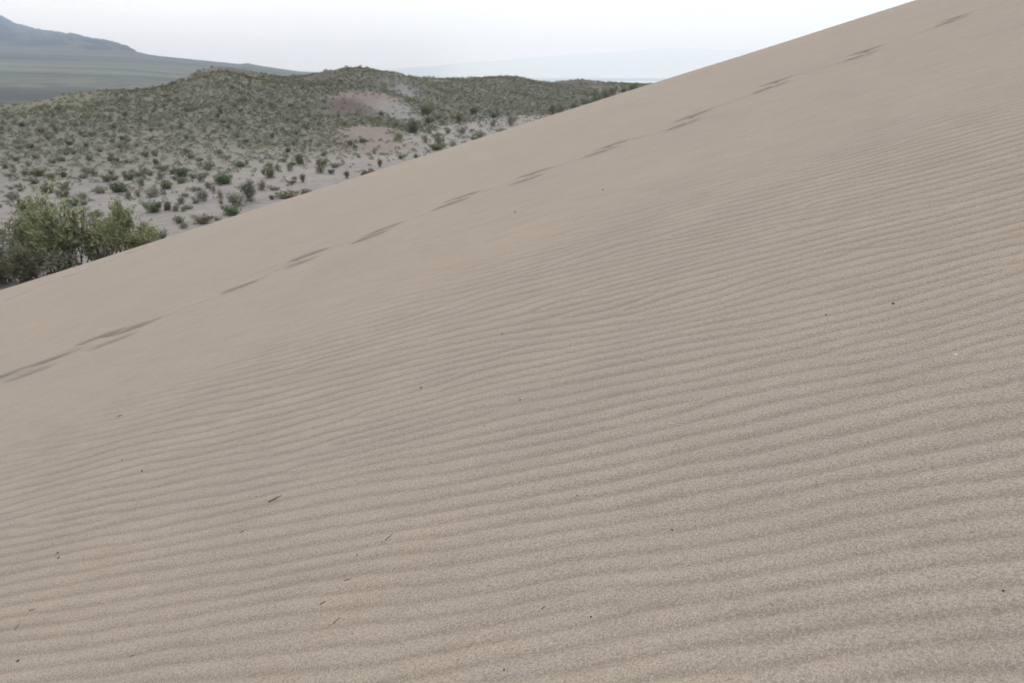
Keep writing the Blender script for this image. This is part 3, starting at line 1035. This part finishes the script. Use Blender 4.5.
def pebble_mesh(r, seed, mat, flat=.65):
    import bmesh
    gg = np.random.default_rng(seed)
    bm = bmesh.new(); bmesh.ops.create_icosphere(bm, subdivisions=3, radius=r)
    dirs = gg.normal(0, 1, (7, 3)); dirs /= np.linalg.norm(dirs, axis=1, keepdims=True)
    am = gg.uniform(-.16, .2, 7)
    for v in bm.verts:
        n = np.array(v.co) / r
        s = 1 + sum(a * max(0, float(n @ d)) ** 2 for a, d in zip(am, dirs))
        v.co = Vector((n[0] * r * s * 1.25, n[1] * r * s, n[2] * r * s * flat))
    me = bpy.data.meshes.new('pebble'); bm.to_mesh(me); bm.free()
    me.polygons.foreach_set('use_smooth', np.ones(len(me.polygons), bool)); me.materials.append(mat)
    return me


BITS = [  # kind, px, py, size px, image angle deg, label
    ('pebble', 893, 304, 4.0, 0, 'shiny black pebble on the right part of the rippled sand', M_PEB),
    ('pebble', 956, 355, 3.6, 0, 'single white pebble on the rippled sand near the right edge', M_PEBW),
    ('pebble', 826, 315, 2.6, 0, 'tiny brown pebble left of the black pebble', M_PEBB),
    ('pebble', 515, 212, 2.4, 0, 'tiny dark pebble on smooth sand below the footprints', M_PEB),
    ('pebble', 603, 190, 2.4, 0, 'tiny grey brown pebble on smooth sand under the middle footprints', M_PEBB),
    ('pebble', 421, 388, 3.2, 0, 'small brown pebble on fine ripples near the middle of the dune', M_PEBB),
    ('pebble', 502, 334, 2.4, 0, 'faint brown pebble where the ripples begin to fade', M_PEBB),
    ('pebble', 520, 400, 2.2, 0, 'tiny dark pebble right of the small brown pebble near the middle', M_PEB),
    ('twig', 275, 499, 15, 25, 'forked brown twig lying on the ripples left of the middle', None),
    ('twig', 337, 620.5, 9, 38, 'curved dark twig near the bottom, thickest of the twigs', None),
    ('twig', 17, 628, 13, 50, 'straight thin twig lying near the lower left corner', None),
    ('twig', 323, 603, 6, 30, 'short dark twig bit just above the curved dark twig', None),
    ('twig', 389, 537.5, 9, 40, 'thin broken twig in a trough right of the forked twig', None),
    ('pebble', 58, 553, 3.2, 0, 'reddish brown pebble, upper of the pair at the left edge', M_PEBB),
    ('pebble', 58.5, 558, 3.4, 0, 'reddish brown pebble, lower of the pair at the left edge', M_PEBB),
    ('twig', 32, 610, 5, 15, 'short twig bit above the straight thin twig at lower left', None),
    ('pebble', 18, 661, 3.4, 0, 'dark pebble below the straight thin twig at lower left', M_PEB),
    ('twig', 133, 656, 6, 20, 'short brown twig bit near the bottom left', None),
    ('twig', 543.5, 608, 5, 35, 'short dark twig bit near the bottom centre', None),
    ('pebble', 591, 617, 2.6, 0, 'tiny dark pebble right of the bottom centre twig bit', M_PEB),
    ('pebble', 504, 670, 2.8, 0, 'dark pebble at the very bottom below the bottom centre twig bit', M_PEB),
    ('pebble', 577, 496, 2.4, 0, 'tiny brown pebble on coarse ripples right of the middle', M_PEBB),
    ('pebble', 672, 530, 2.8, 0, 'tiny dark pebble on the coarse ripples lower right of the middle', M_PEB),
    ('twig', 120, 416, 5, 15, 'small twig bit on the smooth left sand below the footprints', None),
    ('pebble', 142, 471, 2.6, 0, 'tiny dark pebble on the fine ripples at the left', M_PEB),
    ('pebble', 122, 460, 2.2, 0, 'tiny brown pebble just left of the tiny dark one on fine ripples', M_PEBB),
    ('twig', 242, 532, 5, 30, 'tiny twig bit below the forked brown twig', None),
    ('pebble', 484, 426, 2.6, 0, 'tiny brown pebble under the middle of the dune, right of two others', M_PEBB),
    ('pebble', 357, 555, 2.4, 0, 'tiny grey brown pebble below the thin broken twig', M_PEBB),
    ('pebble', 1003, 591, 3.4, 0, 'dark pebble on the coarsest ripples at the lower right edge', M_PEB),
    ('twig', 348, 580, 7, 15, 'thin grey twig bit above and right of the short dark twig bit', None),
]
for j, (kind, px_, py_, sp, ang, lab, mt) in enumerate(BITS):
    p = on_dune(px_, py_)
    if p is None:
        continue
    dep_ = p[1] * CT - p[2] * ST
    L = sp / F * dep_ * .66
    e = .01
    nx = (float(dune(np.array([p[0] + e]), np.array([p[1]]))[0]) - float(dune(np.array([p[0] - e]), np.array([p[1]]))[0])) / (2 * e)
    ny = (float(dune(np.array([p[0]]), np.array([p[1] + e]))[0]) - float(dune(np.array([p[0]]), np.array([p[1] - e]))[0])) / (2 * e)
    nrm = Vector((-nx, -ny, 1)).normalized()
    if kind == 'twig':
        # direction on the sand that is seen at the given angle
        q = flat_hit(px_ + 4 * math.cos(math.radians(ang)), py_ - 4 * math.sin(math.radians(ang))); q0 = flat_hit(px_, py_)
        d = Vector((q - q0).tolist()); ln = d.length / 4 * sp
        ln = min(ln, L * 2.6)
        d = (d - nrm * d.dot(nrm)).normalized()
        me = twig_mesh(ln, max(.0012, L * .045 if sp > 6 else L * .10), 50 + j, .22 if sp < 12 else .06, fork=(px_ == 275))
        o = link('twig', me); o['category'] = 'twig'
        s = nrm.cross(d)
        o.matrix_world = __import__('mathutils').Matrix(((d.x, s.x, nrm.x, p[0]), (d.y, s.y, nrm.y, p[1]), (d.z, s.z, nrm.z, p[2] + CZ), (0, 0, 0, 1)))
    else:
        r = L * .5
        me = pebble_mesh(r, 50 + j, mt)
        o = link('pebble', me); o['category'] = 'pebble'
        o.location = (p[0], p[1], p[2] + CZ + r * .35)
        o.rotation_mode = 'QUATERNION'
        o.rotation_quaternion = nrm.to_track_quat('Z', 'Y')
    o['label'] = lab

# ------------------------------------------------------------------ haze
def build_haze():
    H = 1060.0; B = -90.0; S = 31000.0
    v = np.array([(-S, -S, B), (S, -S, B), (S, S, B), (-S, S, B), (-S, -S, H), (S, -S, H), (S, S, H), (-S, S, H)], float)
    v[:, 2] += CZ
    q = np.array([(0, 3, 2, 1), (4, 5, 6, 7), (0, 1, 5, 4), (1, 2, 6, 5), (2, 3, 7, 6), (3, 0, 4, 7)])
    m = bpy.data.materials.new('valley_haze'); m.use_nodes = True
    nt = m.node_tree; nt.nodes.clear()
    out = nt.nodes.new('ShaderNodeOutputMaterial'); pv = nt.nodes.new('ShaderNodeVolumePrincipled')
    pv.inputs['Color'].default_value = (.64, .81, 1.0, 1)
    pv.inputs['Absorption Color'].default_value = (1, 1, 1, 1)
    pv.inputs['Density'].default_value = HAZE
    pv.inputs['Anisotropy'].default_value = 0.0
    nt.links.new(pv.outputs[0], out.inputs['Volume'])
    o = link('haze', mesh_np('haze', v, quads=q, mat=m)); o['kind'] = 'stuff'
    o['label'] = 'pale blue haze filling the valley air'; o['category'] = 'haze'


HAZE = 1.35e-4
build_haze()

# ------------------------------------------------------------------ sky and sun
SUN_EL, SUN_AZ = math.radians(35), math.radians(-20)     # azimuth measured from +Y towards +X
w = bpy.data.worlds.new('World'); scene.world = w; w.use_nodes = True
nt = w.node_tree; nt.nodes.clear()
out = N(nt, 'ShaderNodeOutputWorld'); bg = N(nt, 'ShaderNodeBackground')
sky = N(nt, 'ShaderNodeTexSky', sky_type='NISHITA', sun_disc=False)
sky.sun_elevation = SUN_EL; sky.sun_rotation = SUN_AZ
sky.air_density = 1.0; sky.dust_density = 3.0; sky.ozone_density = 1.0; sky.altitude = 900
tc = N(nt, 'ShaderNodeTexCoord')
mp = N(nt, 'ShaderNodeMapping'); mp.inputs['Scale'].default_value = (1, 1, 3.2)
nt.links.new(tc.outputs['Generated'], mp.inputs[0])
cn = noise(nt, mp.outputs[0], 1.6, 5, .55, .3)
cl = ramp(nt, cn.outputs[0], [(.3, (11.8, 13.4, 15.3)), (.7, (14.4, 15.7, 17.3))])
c = mix(nt, .90, sky.outputs[0], cl.outputs[0])
nt.links.new(c, bg.inputs[0]); bg.inputs[1].default_value = .10
nt.links.new(bg.outputs[0], out.inputs[0])

sl = bpy.data.lights.new('sun', 'SUN'); sl.energy = 1.5; sl.angle = math.radians(11); sl.color = (1.0, .95, .88)
so = bpy.data.objects.new('sun', sl); COL.objects.link(so)
dv = Vector((math.sin(SUN_AZ) * math.cos(SUN_EL), math.cos(SUN_AZ) * math.cos(SUN_EL), math.sin(SUN_EL)))
so.rotation_euler = dv.to_track_quat('Z', 'Y').to_euler(); so.location = (0, 0, 60)

# ------------------------------------------------------------------ camera and render
cam = bpy.data.cameras.new('camera'); co_ = bpy.data.objects.new('camera', cam); COL.objects.link(co_)
co_.location = (0, 0, CZ); co_.rotation_euler = (math.pi / 2 - TH, 0, 0)
cam.sensor_width = 36; cam.lens = 36 * F / 1024; cam.clip_start = .05; cam.clip_end = 60000
cam.dof.use_dof = True; cam.dof.focus_distance = 2.7; cam.dof.aperture_fstop = 4.5
scene.camera = co_
scene.view_settings.view_transform = 'Standard'; scene.view_settings.look = 'None'
scene.view_settings.exposure = 0.0; scene.view_settings.gamma = 1
scene.view_settings.use_curve_mapping = False
scene.cycles.volume_bounces = 4; scene.cycles.max_bounces = 8; scene.cycles.diffuse_bounces = 3
scene.cycles.use_denoising = True
